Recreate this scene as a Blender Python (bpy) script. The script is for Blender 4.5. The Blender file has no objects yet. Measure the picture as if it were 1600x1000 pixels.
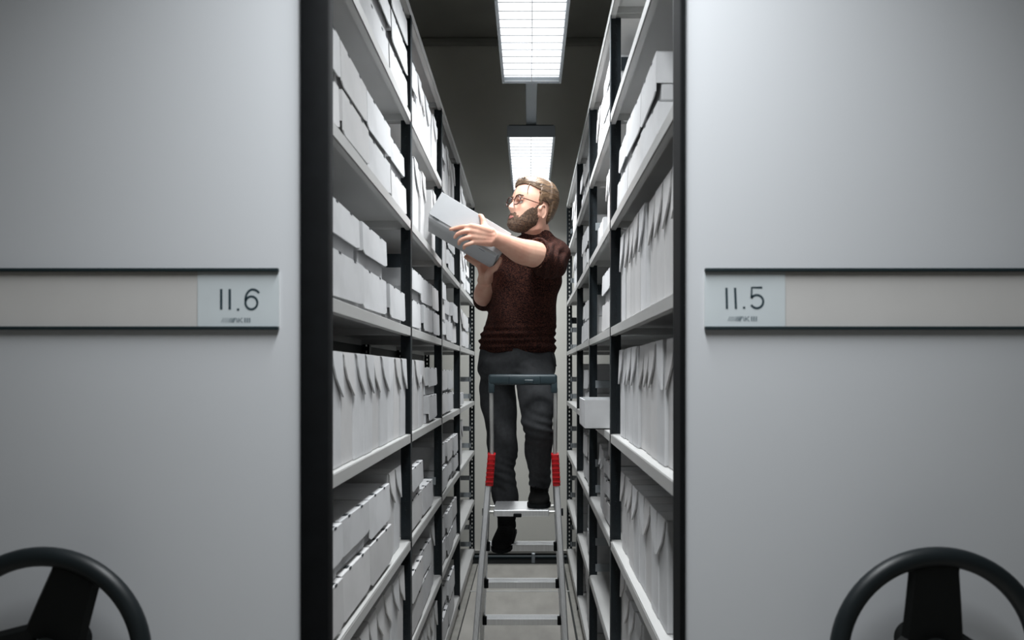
import bpy, bmesh, math, random
import numpy as np
from mathutils import Vector, Matrix, noise
PI = math.pi
random.seed(7)
C = bpy.context.scene.collection
F = 1200.0                     # focal length in pixels of the 1600 px wide frame
VX, VY, CZ = 827.0, 582.0, 1.54
# ------------------------------------------------------------------ camera, world, exposure
cd = bpy.data.cameras.new('camera'); cam = bpy.data.objects.new('camera', cd); C.objects.link(cam)
cam.location = (0, 0, CZ); cam.rotation_euler = (PI/2, 0, 0)
cd.sensor_width = 36; cd.lens = F*36/1600
cd.shift_x = -(VX-800)/1600; cd.shift_y = (VY-500)/1600
cd.clip_start = .05
cd.dof.use_dof = True; cd.dof.focus_distance = 3.7; cd.dof.aperture_fstop = 4.2
S = bpy.context.scene; S.camera = cam
S.view_settings.view_transform = 'Standard'; S.view_settings.look = 'None'
S.view_settings.gamma = 1; S.view_settings.use_curve_mapping = False
S.view_settings.exposure = 0.0
w = bpy.data.worlds.new('world'); S.world = w; w.use_nodes = True
w.node_tree.nodes['Background'].inputs[0].default_value = (.55, .62, .66, 1)
w.node_tree.nodes['Background'].inputs[1].default_value = .05
LAMP_E, AISLE_W, AISLE_SPREAD = 1.6, 31.0, 134

# ------------------------------------------------------------------ materials
def mat(name, col, rough=.5, metal=0, var=0, scale=8, bump=0, bscale=60, col2=None, stretch=None, emit=0, contrast=(.35, .65), spec=.5):
    m = bpy.data.materials.new(name); m.use_nodes = True
    nt = m.node_tree; b = nt.nodes['Principled BSDF']
    b.inputs['Roughness'].default_value = rough; b.inputs['Metallic'].default_value = metal
    b.inputs['Specular IOR Level'].default_value = spec
    b.inputs['Base Color'].default_value = (*col, 1)
    tc = nt.nodes.new('ShaderNodeTexCoord'); vec = tc.outputs['Object']
    if stretch:
        mp = nt.nodes.new('ShaderNodeMapping'); mp.inputs['Scale'].default_value = stretch
        nt.links.new(vec, mp.inputs['Vector']); vec = mp.outputs['Vector']
    n = nt.nodes.new('ShaderNodeTexNoise'); n.inputs['Scale'].default_value = scale; n.inputs['Detail'].default_value = 5
    nt.links.new(vec, n.inputs['Vector'])
    r = nt.nodes.new('ShaderNodeValToRGB')
    c2 = col2 if col2 else tuple(c*(1-var) for c in col)
    r.color_ramp.elements[0].position = contrast[0]; r.color_ramp.elements[1].position = contrast[1]
    r.color_ramp.elements[0].color = (*c2, 1); r.color_ramp.elements[1].color = (*col, 1)
    nt.links.new(n.outputs['Fac'], r.inputs['Fac']); nt.links.new(r.outputs['Color'], b.inputs['Base Color'])
    if bump:
        n2 = nt.nodes.new('ShaderNodeTexNoise'); n2.inputs['Scale'].default_value = bscale; n2.inputs['Detail'].default_value = 4
        nt.links.new(vec, n2.inputs['Vector'])
        bp = nt.nodes.new('ShaderNodeBump'); bp.inputs['Strength'].default_value = bump; bp.inputs['Distance'].default_value = .003
        nt.links.new(n2.outputs['Fac'], bp.inputs['Height']); nt.links.new(bp.outputs['Normal'], b.inputs['Normal'])
    if emit:
        b.inputs['Emission Color'].default_value = (.93, .97, 1, 1); b.inputs['Emission Strength'].default_value = emit
    return m
M = {}
M['panel'] = mat('grey_lacquered_panel', (.635, .655, .68), .42, var=.02, scale=2, bump=.03, bscale=300, spec=.25)
M['seal'] = mat('black_rubber', (.004, .005, .006), .75, var=.3, scale=30, spec=.15)
M['wheelplastic'] = mat('black_plastic', (.009, .013, .015), .42, var=.1, scale=30, spec=.4)
M['spokeplastic'] = mat('matt_black_plastic', (.005, .006, .006), .6, var=.1, scale=30, spec=.2)
M['card'] = mat('pale_card', (.66, .72, .745), .55, var=.03, scale=20)
M['strip'] = mat('warm_white_strip', (.66, .65, .635), .55, var=.03, scale=10)
M['ink'] = mat('dark_ink', (.018, .045, .06), .6, var=.1)
M['ink2'] = mat('grey_ink', (.2, .25, .28), .6, var=.1)
M['rail'] = mat('dark_holder_rail', (.012, .025, .03), .5, var=.1)
M['post'] = mat('dark_post_steel', (.011, .018, .023), .42, .2, var=.3, scale=20)
M['shelf'] = mat('grey_shelf_steel', (.5, .5, .49), .42, var=.05, scale=5, bump=.03, spec=.3)
M['back'] = mat('dark_back_sheet', (.035, .04, .042), .6, var=.2)
M['bracket'] = mat('grey_bracket_steel', (.34, .37, .39), .4, .3, var=.1)
M['box'] = mat('grey_archive_board', (.64, .645, .655), .8, var=.12, scale=9, bump=.05, bscale=250, contrast=(.3, .6), spec=.2)
M['box_b'] = mat('warm_grey_archive_board', (.62, .615, .615), .8, var=.07, scale=12, bump=.05, bscale=250, contrast=(.3, .6), spec=.2)
M['box_c'] = mat('darker_grey_archive_board', (.44, .45, .46), .8, var=.06, scale=9, bump=.05, bscale=250, spec=.2)
for k_ in ('box', 'box_b'):
    nt = M[k_].node_tree; b_ = nt.nodes['Principled BSDF']; src = b_.inputs['Base Color'].links[0].from_socket
    oi = nt.nodes.new('ShaderNodeObjectInfo'); mr = nt.nodes.new('ShaderNodeMapRange'); mr.inputs[3].default_value = .86; mr.inputs[4].default_value = 1.03
    hs = nt.nodes.new('ShaderNodeHueSaturation'); nt.links.new(oi.outputs['Random'], mr.inputs[0]); nt.links.new(mr.outputs[0], hs.inputs['Value'])
    nt.links.new(src, hs.inputs['Color']); nt.links.new(hs.outputs[0], b_.inputs['Base Color'])
M['hole'] = mat('dark_slot', (.03, .035, .04), .9, var=.1)
M['alu'] = mat('brushed_aluminium', (.82, .83, .84), .42, .85, var=.12, scale=10, stretch=(30, 30, 1))
M['tube'] = mat('satin_aluminium', (.62, .62, .6), .35, .75, var=.1)
M['red'] = mat('red_plastic', (.55, .01, .015), .4, var=.15, scale=40)
M['handle'] = mat('slate_plastic', (.022, .04, .048), .42, var=.1)
M['sweater'] = mat('rust_brown_melange_knit', (.085, .030, .020), 95e-2, scale=200, col2=(.010, .006, .006), bump=.9, bscale=260, contrast=(.42, .66), spec=.1)
M['trouser'] = mat('charcoal_twill', (.042, .044, .047), .8, var=.2, scale=60, bump=.25, bscale=300, spec=.2)
M['shoe'] = mat('black_suede', (.004, .004, .004), .8, var=.2, scale=60, bump=.3, bscale=200, spec=.15)
M['skin'] = mat('light_skin', (.64, .38, .28), .5, scale=14, col2=(.56, .29, .21), bump=.1, bscale=120, spec=.35)
M['lip'] = mat('lip_skin', (.42, .15, .13), .45, var=.1)
M['hair'] = mat('dark_blond_hair', (.16, .094, .048), .5, scale=25, col2=(.045, .026, .014), bump=.4, bscale=60, stretch=(1, 1, 6))
M['beard'] = mat('brown_beard_hair', (.12, .068, .038), .8, scale=140, col2=(.028, .016, .010), bump=.9, bscale=200)
M['tortoise'] = mat('tortoise_frame', (.10, .03, .018), .25, scale=120, col2=(.02, .008, .006))
M['eye'] = mat('eye_white', (.36, .31, .28), .2, var=.05)
M['iris'] = mat('dark_iris', (.03, .03, .03), .2, var=.1)
M['wall'] = mat('cream_wall_paint', (.78, .77, .71), .8, var=.04, scale=3, bump=.05)
M['ceil'] = mat('dark_ceiling_paint', (.36, .36, .33), .9, var=.08, scale=4)
M['floor'] = mat('worn_beige_floor_board', (.40, .385, .355), .6, scale=7, col2=(.29, .278, .255), bump=.1, contrast=(.3, .7), stretch=(1, .35, 1))
M['alustrip'] = mat('dull_aluminium_strip', (.42, .41, .38), .45, .5, var=.2, scale=10)
M['trench'] = mat('dark_trench', (.015, .018, .018), .6, var=.2)
M['lamp'] = mat('grey_lamp_housing', (.20, .22, .235), .5, var=.05)
M['blade'] = mat('grey_louvre', (.5, .51, .52), .5, var=.03)
M['emit'] = mat('glowing_lamp_diffuser', (.9, .92, .95), .5, var=.02, emit=LAMP_E)
# lens glass of the spectacles
g = bpy.data.materials.new('spectacle_glass'); g.use_nodes = True
gt = g.node_tree; gt.nodes.clear()
go = gt.nodes.new('ShaderNodeOutputMaterial'); gm = gt.nodes.new('ShaderNodeMixShader'); gtr = gt.nodes.new('ShaderNodeBsdfTransparent')
ggl = gt.nodes.new('ShaderNodeBsdfGlossy'); ggl.inputs['Roughness'].default_value = .03; gm.inputs[0].default_value = .1
gt.links.new(gtr.outputs[0], gm.inputs[1]); gt.links.new(ggl.outputs[0], gm.inputs[2]); gt.links.new(gm.outputs[0], go.inputs[0])
M['glass'] = g

# ------------------------------------------------------------------ helpers
def P(x, y, d): return Vector(((x-VX)*d/F, d, CZ+(VY-y)*d/F))
def link(name, me, parent=None):
    o = bpy.data.objects.new(name, me); C.objects.link(o)
    if parent: o.parent = parent
    return o
def obj(name, bm, m, parent=None, smooth=False, angle=None):
    me = bpy.data.meshes.new(name); bmesh.ops.recalc_face_normals(bm, faces=bm.faces[:]); bm.to_mesh(me); bm.free()
    for k in (m if isinstance(m, (list, tuple)) else [m]): me.materials.append(k)
    if smooth:
        for p in me.polygons: p.use_smooth = True
        if angle:
            try: me.set_sharp_from_angle(angle=math.radians(angle))
            except Exception: pass
    return link(name, me, parent)
def thing(name, label, cat, loc=(0, 0, 0), group=None):
    o = bpy.data.objects.new(name, None); C.objects.link(o); o.location = loc; o.empty_display_size = .1
    o['label'] = label; o['category'] = cat
    if group: o['group'] = group
    return o
def struct(o): o['kind'] = 'structure'; return o
def bx(bm, x0, x1, y0, y1, z0, z1, mi=0, bev=0, seg=1):
    x0, x1 = sorted((x0, x1)); y0, y1 = sorted((y0, y1)); z0, z1 = sorted((z0, z1))
    r = bmesh.ops.create_cube(bm, size=1); vs = r['verts']
    for v in vs: v.co = Vector(((x0+x1)/2+v.co.x*(x1-x0), (y0+y1)/2+v.co.y*(y1-y0), (z0+z1)/2+v.co.z*(z1-z0)))
    fs = list({f for v in vs for f in v.link_faces})
    for f in fs: f.material_index = mi
    if bev:
        es = list({e for v in vs for e in v.link_edges})
        r = bmesh.ops.bevel(bm, geom=es, offset=bev, segments=seg, affect='EDGES', profile=.5)
        for f in r['faces']: f.material_index = mi
def frame_for(d):
    d = d.normalized(); a = Vector((0, 0, 1)) if abs(d.z) < .9 else Vector((1, 0, 0))
    s = d.cross(a).normalized(); return s, s.cross(d).normalized()
def rings_mesh(bm, rings, mi=0, cap=True):
    vs = [[bm.verts.new(p) for p in r] for r in rings]; n = len(rings[0])
    for a, b in zip(vs[:-1], vs[1:]):
        for i in range(n):
            f = bm.faces.new((a[i], a[(i+1) % n], b[(i+1) % n], b[i])); f.material_index = mi
    if cap:
        bm.faces.new(list(reversed(vs[0]))).material_index = mi; bm.faces.new(vs[-1]).material_index = mi
def catmull(pts, sub):
    out = []; n = len(pts)
    for i in range(n-1):
        p0 = pts[max(i-1, 0)]; p1 = pts[i]; p2 = pts[i+1]; p3 = pts[min(i+2, n-1)]
        for k in range(sub):
            t = k/sub
            out.append(tuple(.5*((2*b)+(-a+c)*t+(2*a-5*b+4*c-d)*t*t+(-a+3*b-3*c+d)*t**3) for a, b, c, d in zip(p0, p1, p2, p3)))
    out.append(tuple(pts[-1])); return out
def tube(bm, pts, rad, n=12, sub=1, mi=0, round_caps=False, sq=None):
    """swept tube; pts Vectors, rad number or list"""
    rr = rad if isinstance(rad, (list, tuple)) else [rad]*len(pts)
    data = [(p.x, p.y, p.z, r) for p, r in zip(pts, rr)]
    if sub > 1: data = catmull(data, sub)
    ps = [Vector(d[:3]) for d in data]; rs = [d[3] for d in data]
    rings = []; s = None
    if round_caps:
        d0 = (ps[0]-ps[1]).normalized(); d1 = (ps[-1]-ps[-2]).normalized(); r0 = rs[0]; r1 = rs[-1]
        pre = [(ps[0]+d0*r0*math.sin(a), max(r0*math.cos(a), r0*.08)) for a in (1.45, 1.1, .75, .4)]
        post = [(ps[-1]+d1*r1*math.sin(a), max(r1*math.cos(a), r1*.08)) for a in (.4, .75, 1.1, 1.45)]
        ps = [p for p, _ in pre]+ps+[p for p, _ in post]; rs = [r for _, r in pre]+rs+[r for _, r in post]
    for i, p in enumerate(ps):
        t = (ps[min(i+1, len(ps)-1)]-ps[max(i-1, 0)]).normalized()
        if s is None: s, u = frame_for(t)
        else:
            s = (s-t*s.dot(t)).normalized(); u = s.cross(t).normalized()
        rings.append([p+(s*math.cos(2*PI*k/n)+u*math.sin(2*PI*k/n))*rs[i] for k in range(n)])
    rings_mesh(bm, rings, mi)
def bar(bm, a, b, wx, wy, mi=0, bev=0, up=None):
    """rectangular bar from a to b, section wx (across world x) by wy"""
    t = (b-a).normalized(); s = Vector((1, 0, 0)); s = (s-t*s.dot(t)).normalized(); u = s.cross(t)
    rings = []
    k = min(wx, wy)*.18
    sec = [(wx/2-k, wy/2), (-wx/2+k, wy/2), (-wx/2, wy/2-k), (-wx/2, -wy/2+k), (-wx/2+k, -wy/2), (wx/2-k, -wy/2), (wx/2, -wy/2+k), (wx/2, wy/2-k)]
    for p in (a, b): rings.append([p+s*i+u*j for i, j in sec])
    rings_mesh(bm, rings, mi)
def ellipsoid(bm, c, r, rot=None, seg=20, mi=0):
    res = bmesh.ops.create_uvsphere(bm, u_segments=seg, v_segments=seg//2+2, radius=1)
    for v in res['verts']:
        p = Vector((v.co.x*r[0], v.co.y*r[1], v.co.z*r[2]))
        if rot: p = rot @ p
        v.co = p+Vector(c)
    for f in {f for v in res['verts'] for f in v.link_faces}: f.material_index = mi
def remeshed(bm, voxel, smooth_it=2):
    me = bpy.data.meshes.new('tmp'); bmesh.ops.recalc_face_normals(bm, faces=bm.faces[:]); bm.to_mesh(me); bm.free()
    o = bpy.data.objects.new('tmp', me); C.objects.link(o)
    md = o.modifiers.new('r', 'REMESH'); md.mode = 'VOXEL'; md.voxel_size = voxel; md.use_smooth_shade = True
    ms = o.modifiers.new('s', 'SMOOTH'); ms.factor = .5; ms.iterations = smooth_it
    dg = bpy.context.evaluated_depsgraph_get(); me2 = bpy.data.meshes.new_from_object(o.evaluated_get(dg))
    bpy.data.objects.remove(o); bpy.data.meshes.remove(me)
    return me2
def finish(name, me, m, parent):
    me.name = name; me.materials.clear()
    for k in (m if isinstance(m, (list, tuple)) else [m]): me.materials.append(k)
    for p in me.polygons: p.use_smooth = True
    return link(name, me, parent)

# ------------------------------------------------------------------ the setting
bm = bmesh.new(); bx(bm, -4.5, 4.5, -3.0, 6.16, -.1, 0); struct(obj('floor', bm, M['floor']))
bm = bmesh.new(); bx(bm, -4.5, 4.5, 6.16, 6.9, -.16, -.1); struct(obj('floor', bm, M['trench']))
bm = bmesh.new(); bx(bm, -4.5, 4.5, 6.72, 6.9, -.1, 4.45); o = struct(obj('wall_back', bm, M['wall']))
bm = bmesh.new(); bx(bm, -4.5, 4.5, -3.2, -3.0, -.1, 4.45); struct(obj('wall_front', bm, M['wall']))
bm = bmesh.new(); bx(bm, -4.7, -4.5, -3.2, 6.9, -.1, 4.45); struct(obj('wall_left', bm, M['wall']))
bm = bmesh.new(); bx(bm, 4.5, 4.7, -3.2, 6.9, -.1, 4.45); struct(obj('wall_right', bm, M['wall']))
bm = bmesh.new(); bx(bm, -4.7, 4.7, -3.2, 6.9, 4.45, 4.6); struct(obj('ceiling', bm, M['ceil']))
bm = bmesh.new(); bx(bm, -4.5, 4.5, 6.66, 6.72, 4.39, 4.45, bev=.015, seg=2); struct(obj('trim_1', bm, M['ceil']))
bm = bmesh.new(); bx(bm, -4.5, 4.5, 6.69, 6.72, -.04, -.005, bev=.005); struct(obj('baseboard_back', bm, M['alustrip']))
bm = bmesh.new(); bx(bm, -4.5, 4.5, 6.70, 6.72, -.1, -.04); struct(obj('baseboard_back', bm, M['trench']))
for i, (x0, x1) in enumerate(((-.475, -.415), (.28, .325))):       # floor rails either side of the aisle
    bm = bmesh.new(); bx(bm, x0, x1, 1.2, 6.158, 0, .006, bev=.002); bx(bm, x0-.012, x0, 1.2, 6.158, 0, .002, 1); bx(bm, x1, x1+.006, 1.2, 6.158, 0, .002, 1)
    struct(obj('trim_%d' % (i+2), bm, [M['alustrip'], M['trench']]))
bm = bmesh.new(); bx(bm, -.6, .5, 5.39, 5.41, 0, .004); struct(obj('trim_4', bm, M['alu']))
bm = bmesh.new(); bx(bm, -.9, .7, 6.14, 6.158, 0, .004); struct(obj('trim_5', bm, M['alustrip']))
t = thing('floor_pipe', 'thin dark pipe running along the foot of the cream back wall', 'pipe', (0, 6.62, -.05))
bm = bmesh.new(); tube(bm, [Vector((-3, 0, 0)), Vector((3, 0, 0))], .016, 12); obj('pipe', bm, M['rail'], t, True, 60)
bm = bmesh.new(); bx(bm, .02, .05, -.02, .02, -.05, .035, bev=.004); obj('pipe_clamp', bm, M['bracket'], t)

# ------------------------------------------------------------------ ceiling lamps
def lamp(y0, y1, label, xc=.012, z=3.01, wide=.30, cells=20, e='emit', power=1.0):
    t = thing('ceiling_lamp', label, 'ceiling lamp', (xc, y0, z), 'louvred aisle lamps'); L = y1-y0
    bm = bmesh.new(); hw = wide/2
    sec = [(-hw, .0), (-hw, .06), (-hw+.012, .078), (hw-.012, .078), (hw, .06), (hw, .0), (hw-.012, .0), (hw-.012, .05), (-hw+.012, .05), (-hw+.012, .0)]
    rings_mesh(bm, [[Vector((a, yy, b)) for a, b in sec] for yy in (0.0, L)], cap=False)
    bx(bm, -hw, hw, -.008, .0, 0, .07); bx(bm, -hw, hw, L, L+.008, 0, .07)
    obj('lamp_housing', bm, M['lamp'], t)
    bm = bmesh.new(); bx(bm, -hw+.012, hw-.012, .002, L-.002, .03, .034); obj('glowing_diffuser', bm, M[e], t)
    bm = bmesh.new(); bx(bm, -.002, .002, .002, L-.002, .004, .009)
    for k in range(cells+1):
        y = .006+(L-.012)*k/cells; bx(bm, -hw+.012, hw-.012, y-.0024, y+.0024, .006, .009)
    obj('louvre', bm, M['blade'], t)
    al = bpy.data.lights.new('aisle_lamp_light', 'AREA'); al.shape = 'RECTANGLE'; al.size = wide-.03; al.size_y = L-.01; al.energy = AISLE_W*power*L/1.5
    al.color = (.95, .98, 1); al.spread = math.radians(AISLE_SPREAD); ao = bpy.data.objects.new('aisle_lamp_light', al); C.objects.link(ao); ao.parent = t; ao.location = (0, L/2, .0)
    return t
lamp(2.38, 3.90, 'long white louvred ceiling lamp nearer the camera, running out of the top of the view', power=1.05)
lamp(4.80, 6.30, 'louvred ceiling lamp farther down the aisle above the man’s head', power=.78)
t = thing('cable_trunking', 'grey cable channel joining the two louvred ceiling lamps', 'cable channel', (.012, 3.85, 3.095))
bm = bmesh.new(); bx(bm, -.032, .032, 0, 2.6, 0, .045, bev=.003); bx(bm, -.024, -.020, 0, 2.6, -.003, 0); bx(bm, .020, .024, 0, 2.6, -.003, 0); obj('channel', bm, M['lamp'], t)
bm = bmesh.new()
for y in (.6, 2.2): tube(bm, [Vector((0, y, .04)), Vector((0, y, 1.355))], .005, 8)
obj('suspension_rod', bm, M['lamp'], t)
lamp(-.04, 1.48, 'louvred ceiling lamp over the space in front of the two end panels', power=1.08)

# ------------------------------------------------------------------ racks
LV = [.13+.394*k for k in range(8)]
POSTS = [1.57, 2.86, 3.86, 4.86, 6.15]
def rack(name, side, x, depth, width, label):
    """side -1 = left rack; x = aisle face of the shelves"""
    t = thing(name, label, 'mobile shelving rack', (x, 1.5, 0)); s = side; O = Vector((x, 1.5, 0))
    def B(bm, a0, a1, y0, y1, z0, z1, **k): bx(bm, s*a0, s*a1, y0-1.5, y1-1.5, z0, z1, **k)     # a = distance inwards from the aisle face
    for i, py in enumerate(POSTS):
        for back in (0, 1):
            a0 = 0 if not back else depth-.04
            y1 = py+(.0 if i else .03)
            bm = bmesh.new()
            B(bm, a0-.001, a0+.002, y1-.03, y1+.003, .04, 2.86)                 # aisle flange
            if back: B(bm, a0+.038, a0+.041, y1-.03, y1+.003, .04, 2.86)
            op = back or i == 4
            if not op: B(bm, a0, a0+.04, y1-.0015, y1, .04, 2.86)
            if op and not back: B(bm, a0+.038, a0+.041, y1-.03, y1+.003, .04, 2.86)
            B(bm, a0+.0, a0+.016, y1-.003, y1-.0014, .04, 2.86); B(bm, a0+.024, a0+.04, y1-.003, y1-.0014, .04, 2.86)
            z = .05
            while z < 2.85: B(bm, a0+.015, a0+.025, y1-.003, y1-.0014, z, z+.018); z += .032
            obj('upright_post', bm, M['post'], t)
        for zz in (.36, 1.93, 2.66): bm = bmesh.new(); B(bm, .04, depth-.04, py-.012, py-.006, zz, zz+.05); obj('cross_tie', bm, M['post'], t)
    for i in range(4):
        y0 = POSTS[i]+(.035 if i == 0 else .004); y1 = POSTS[i+1]-.034
        if i == 3: y1 = POSTS[4]-.034
        for k, z in enumerate(LV):
            bm = bmesh.new()
            B(bm, .0, depth, y0-.002, y1+.03, z-.003, z)
            B(bm, -.001, .003, y0-.004, y1+.032, z-.031, z, bev=.001)
            B(bm, .0, .02, y0, y1+.03, z-.031, z-.029)
            B(bm, depth-.003, depth, y0, y1, z-.031, z)
            B(bm, .003, depth, y0+.002, y0+.004, z-.027, z-.003); B(bm, .003, depth, y1-.004, y1-.002, z-.027, z-.003)
            obj('shelf', bm, M['shelf'], t)
    bm = bmesh.new(); B(bm, depth+.006, depth+.009, 1.56, 6.14, .05, 2.885); obj('back_sheet', bm, M['back'], t)
    bm = bmesh.new(); B(bm, .012, width-.012, 1.545, 6.15, .03, .095); obj('carriage', bm, M['shelf'], t)
    # flat guard plates screwed to the uprights
    spots = [(POSTS[4]-.01, k, dz) for k in range(0, 7) for dz in (.02, .155)]
    spots += [(POSTS[2]-.012, k, dz) for k in (1, 2, 3, 5) for dz in (.02, .15)] if s > 0 else [(POSTS[2]-.012, k, .06) for k in (2, 4)]
    for py, k, dz in spots:
        bm = bmesh.new(); B(bm, .03, .16, py-.008, py-.005, LV[k]+dz, LV[k]+dz+.038, bev=.001)
        B(bm, .13, .137, py-.0085, py-.0055, LV[k]+dz+.015, LV[k]+dz+.022, mi=1)
        obj('guard_plate', bm, [M['bracket'], M['hole']], t)
    # end panel
    e0 = .008 if s < 0 else .003
    bm = bmesh.new(); B(bm, e0, width, 1.5, 1.54, .03, 2.93, bev=.012, seg=4); obj('end_panel', bm, M['panel'], t, True, 50)
    bm = bmesh.new()
    if s < 0:
        B(bm, -.048, .006, 1.488, 1.53, .03, 2.93, bev=.004, seg=2); B(bm, -.02, .0, 1.53, 1.555, .03, 2.9)
    else: B(bm, -.008, .002, 1.49, 1.565, .03, 2.93, bev=.002)
    obj('edge_seal', bm, M['seal'], t, True, 40)
    # label holder
    px = 1/800.0
    hx0 = ((437-VX)*px if s < 0 else (1100-VX)*px)          # edge nearest the aisle
    hx1 = hx0 - 1.2*.62 if s < 0 else hx0+.76
    def Q(bm, ax, bx_, z0, z1, y0, y1, mi=0, bev=0): bx(bm, ax-x, bx_-x, y0-1.5, y1-1.5, z0, z1, mi, bev)
    zt, zb = CZ+(VY-422.5)*px, CZ+(VY-513)*px
    bm = bmesh.new(); Q(bm, hx0, hx1, zb, zt, 1.4975, 1.4999); hold = obj('label_holder', bm, M['strip'], t)
    for zz in (zt, zb):
        bm = bmesh.new(); Q(bm, hx0, hx1, zz-.0033, zz+.0033, 1.489, 1.498, bev=.001); obj('holder_rail', bm, M['rail'], hold)
    cx1 = (310-VX)*px if s < 0 else (1226-VX)*px
    bm = bmesh.new(); Q(bm, hx0, cx1, zb+.003, zt-.003, 1.4962, 1.4972); card = obj('label_card', bm, M['card'], hold)
    bm = bmesh.new()
    def W(u, v): return Vector(((u-VX)*px-x, 1.4958-1.5, CZ+(VY-v)*px))
    def stroke(pts, wd, mi=0):
        pts = [W(*p) for p in pts]; hw = wd*px/2; L = []; R = []
        for i, p in enumerate(pts):
            tt = (pts[min(i+1, len(pts)-1)]-pts[max(i-1, 0)]).normalized(); n = Vector((-tt.z, 0, tt.x))
            L.append(bm.verts.new(p+n*hw)); R.append(bm.verts.new(p-n*hw))
        for i in range(len(pts)-1): bm.faces.new((L[i], L[i+1], R[i+1], R[i])).material_index = mi
    def arc(cx, cy, rx, ry, a0, a1, n=24): return [(cx+rx*math.cos(math.radians(a0+(a1-a0)*i/n)), cy-ry*math.sin(math.radians(a0+(a1-a0)*i/n))) for i in range(n+1)]
    if s < 0:
        ox, oy = 0, 0
        stroke([(347, 452), (347, 484)], 3.8); stroke([(360.3, 452), (360.3, 484)], 3.8); stroke([(371.5, 484), (375, 484)], 3.5)
        stroke(arc(394, 473.5, 9.3, 10, 0, 360, 36), 3.4)
        stroke(arc(396, 464, 11.4, 11.3, 30, 90, 10)+arc(396, 470, 11.4, 17.3, 92, 180, 16), 3.4)
        lx, ly = 347, 500.5
    else:
        stroke([(1134.2, 450), (1135, 483)], 3.6); stroke([(1147.6, 450), (1149, 483)], 3.6); stroke([(1160, 481), (1163.5, 481)], 3.5)
        stroke([(1190, 449.7), (1173.6, 449.7), (1173, 466.5)], 3.2)
        stroke([(1173, 466.5)]+arc(1181.5, 471.5, 10, 10.2, 135, -150, 26), 3.4)
        lx, ly = 1136.5, 498.2
    for i in range(7): stroke([(lx+i*3.0, ly+3.6), (lx+3.6+i*3.0, ly-3.6)], .9+(.7 if i > 3 else 0)+(1.1 if i == 6 else 0), 1)
    stroke([(lx+23.6, ly-3.6), (lx+25.0, ly+3.6)], 1.5, 1)
    stroke([(lx+27.2, ly-3.6), (lx+27.2, ly+3.6)], 1.6, 1); stroke([(lx+33, ly-3.6), (lx+28.5, ly), (lx+33.2, ly+3.6)], 1.5, 1)
    for i in range(3): stroke([(lx+37+i*3.6, ly-3.6), (lx+37+i*3.6, ly+3.6)], 2.3, 1)
    lt = obj('lettering', bm, [M['ink'], M['ink2']], card)
    # handwheel
    wc = Vector(((66.6-VX)/857-x if s < 0 else (1466-VX)/857-x, -.1, CZ-(1025-VY)/857))
    bm = bmesh.new(); n = 72; mring = 14; rings = []
    for i in range(n+1):
        a = 2*PI*i/n; dr = Vector((math.cos(a), 0, math.sin(a)))
        rings.append([wc+dr*(.1815+.0175*math.cos(b)+.004*math.sin(b))+Vector((0, 1, 0))*(.015*math.sin(b)-.004*math.cos(b)) for b in [2*PI*j/mring for j in range(mring)]])
    rings_mesh(bm, rings, cap=False); bmesh.ops.remove_doubles(bm, verts=bm.verts[:], dist=1e-5)
    wheel = obj('handwheel', bm, M['wheelplastic'], t, True)
    for q in range(3):
        a = PI/2-(math.radians(22) if s < 0 else math.radians(-2))+q*2*PI/3
        dr = Vector((math.cos(a), 0, math.sin(a))); pr = Vector((-dr.z, 0, dr.x)); Y = Vector((0, 1, 0))
        bm = bmesh.new(); rr = []
        for r_, hw, yo in ((.02, .058, .015), (.09, .052, .006), (.15, .047, .0), (.176, .05, -.003)):
            c = wc+dr*r_+Y*yo; rr.append([c+pr*hw+Y*.006, c+pr*(hw-.008)-Y*.006, c-pr*(hw-.008)-Y*.006, c-pr*hw+Y*.006])
        rings_mesh(bm, rr); obj('spoke', bm, M['spokeplastic'], wheel)
    bm = bmesh.new(); Y = Vector((0, 1, 0)); tube(bm, [wc-Y*.008, wc+Y*.1], [.030, .034], 32); obj('hub', bm, M['spokeplastic'], wheel, True, 40)
    bm = bmesh.new(); tube(bm, [wc-Y*.016, wc-Y*.008], [.026, .031], 24); obj('hub_cap', bm, M['bracket'], wheel, True, 40)
    return t
XL, XR = -.438, .301
rack('mobile_shelving_rack', -1, XL, .40, .892, 'left rack, pale end panel labelled II.6 with a broad black edge strip')
rack('mobile_shelving_rack', 1, XR, .40, .879, 'rack on the right with a pale end panel labelled II.5')

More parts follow.
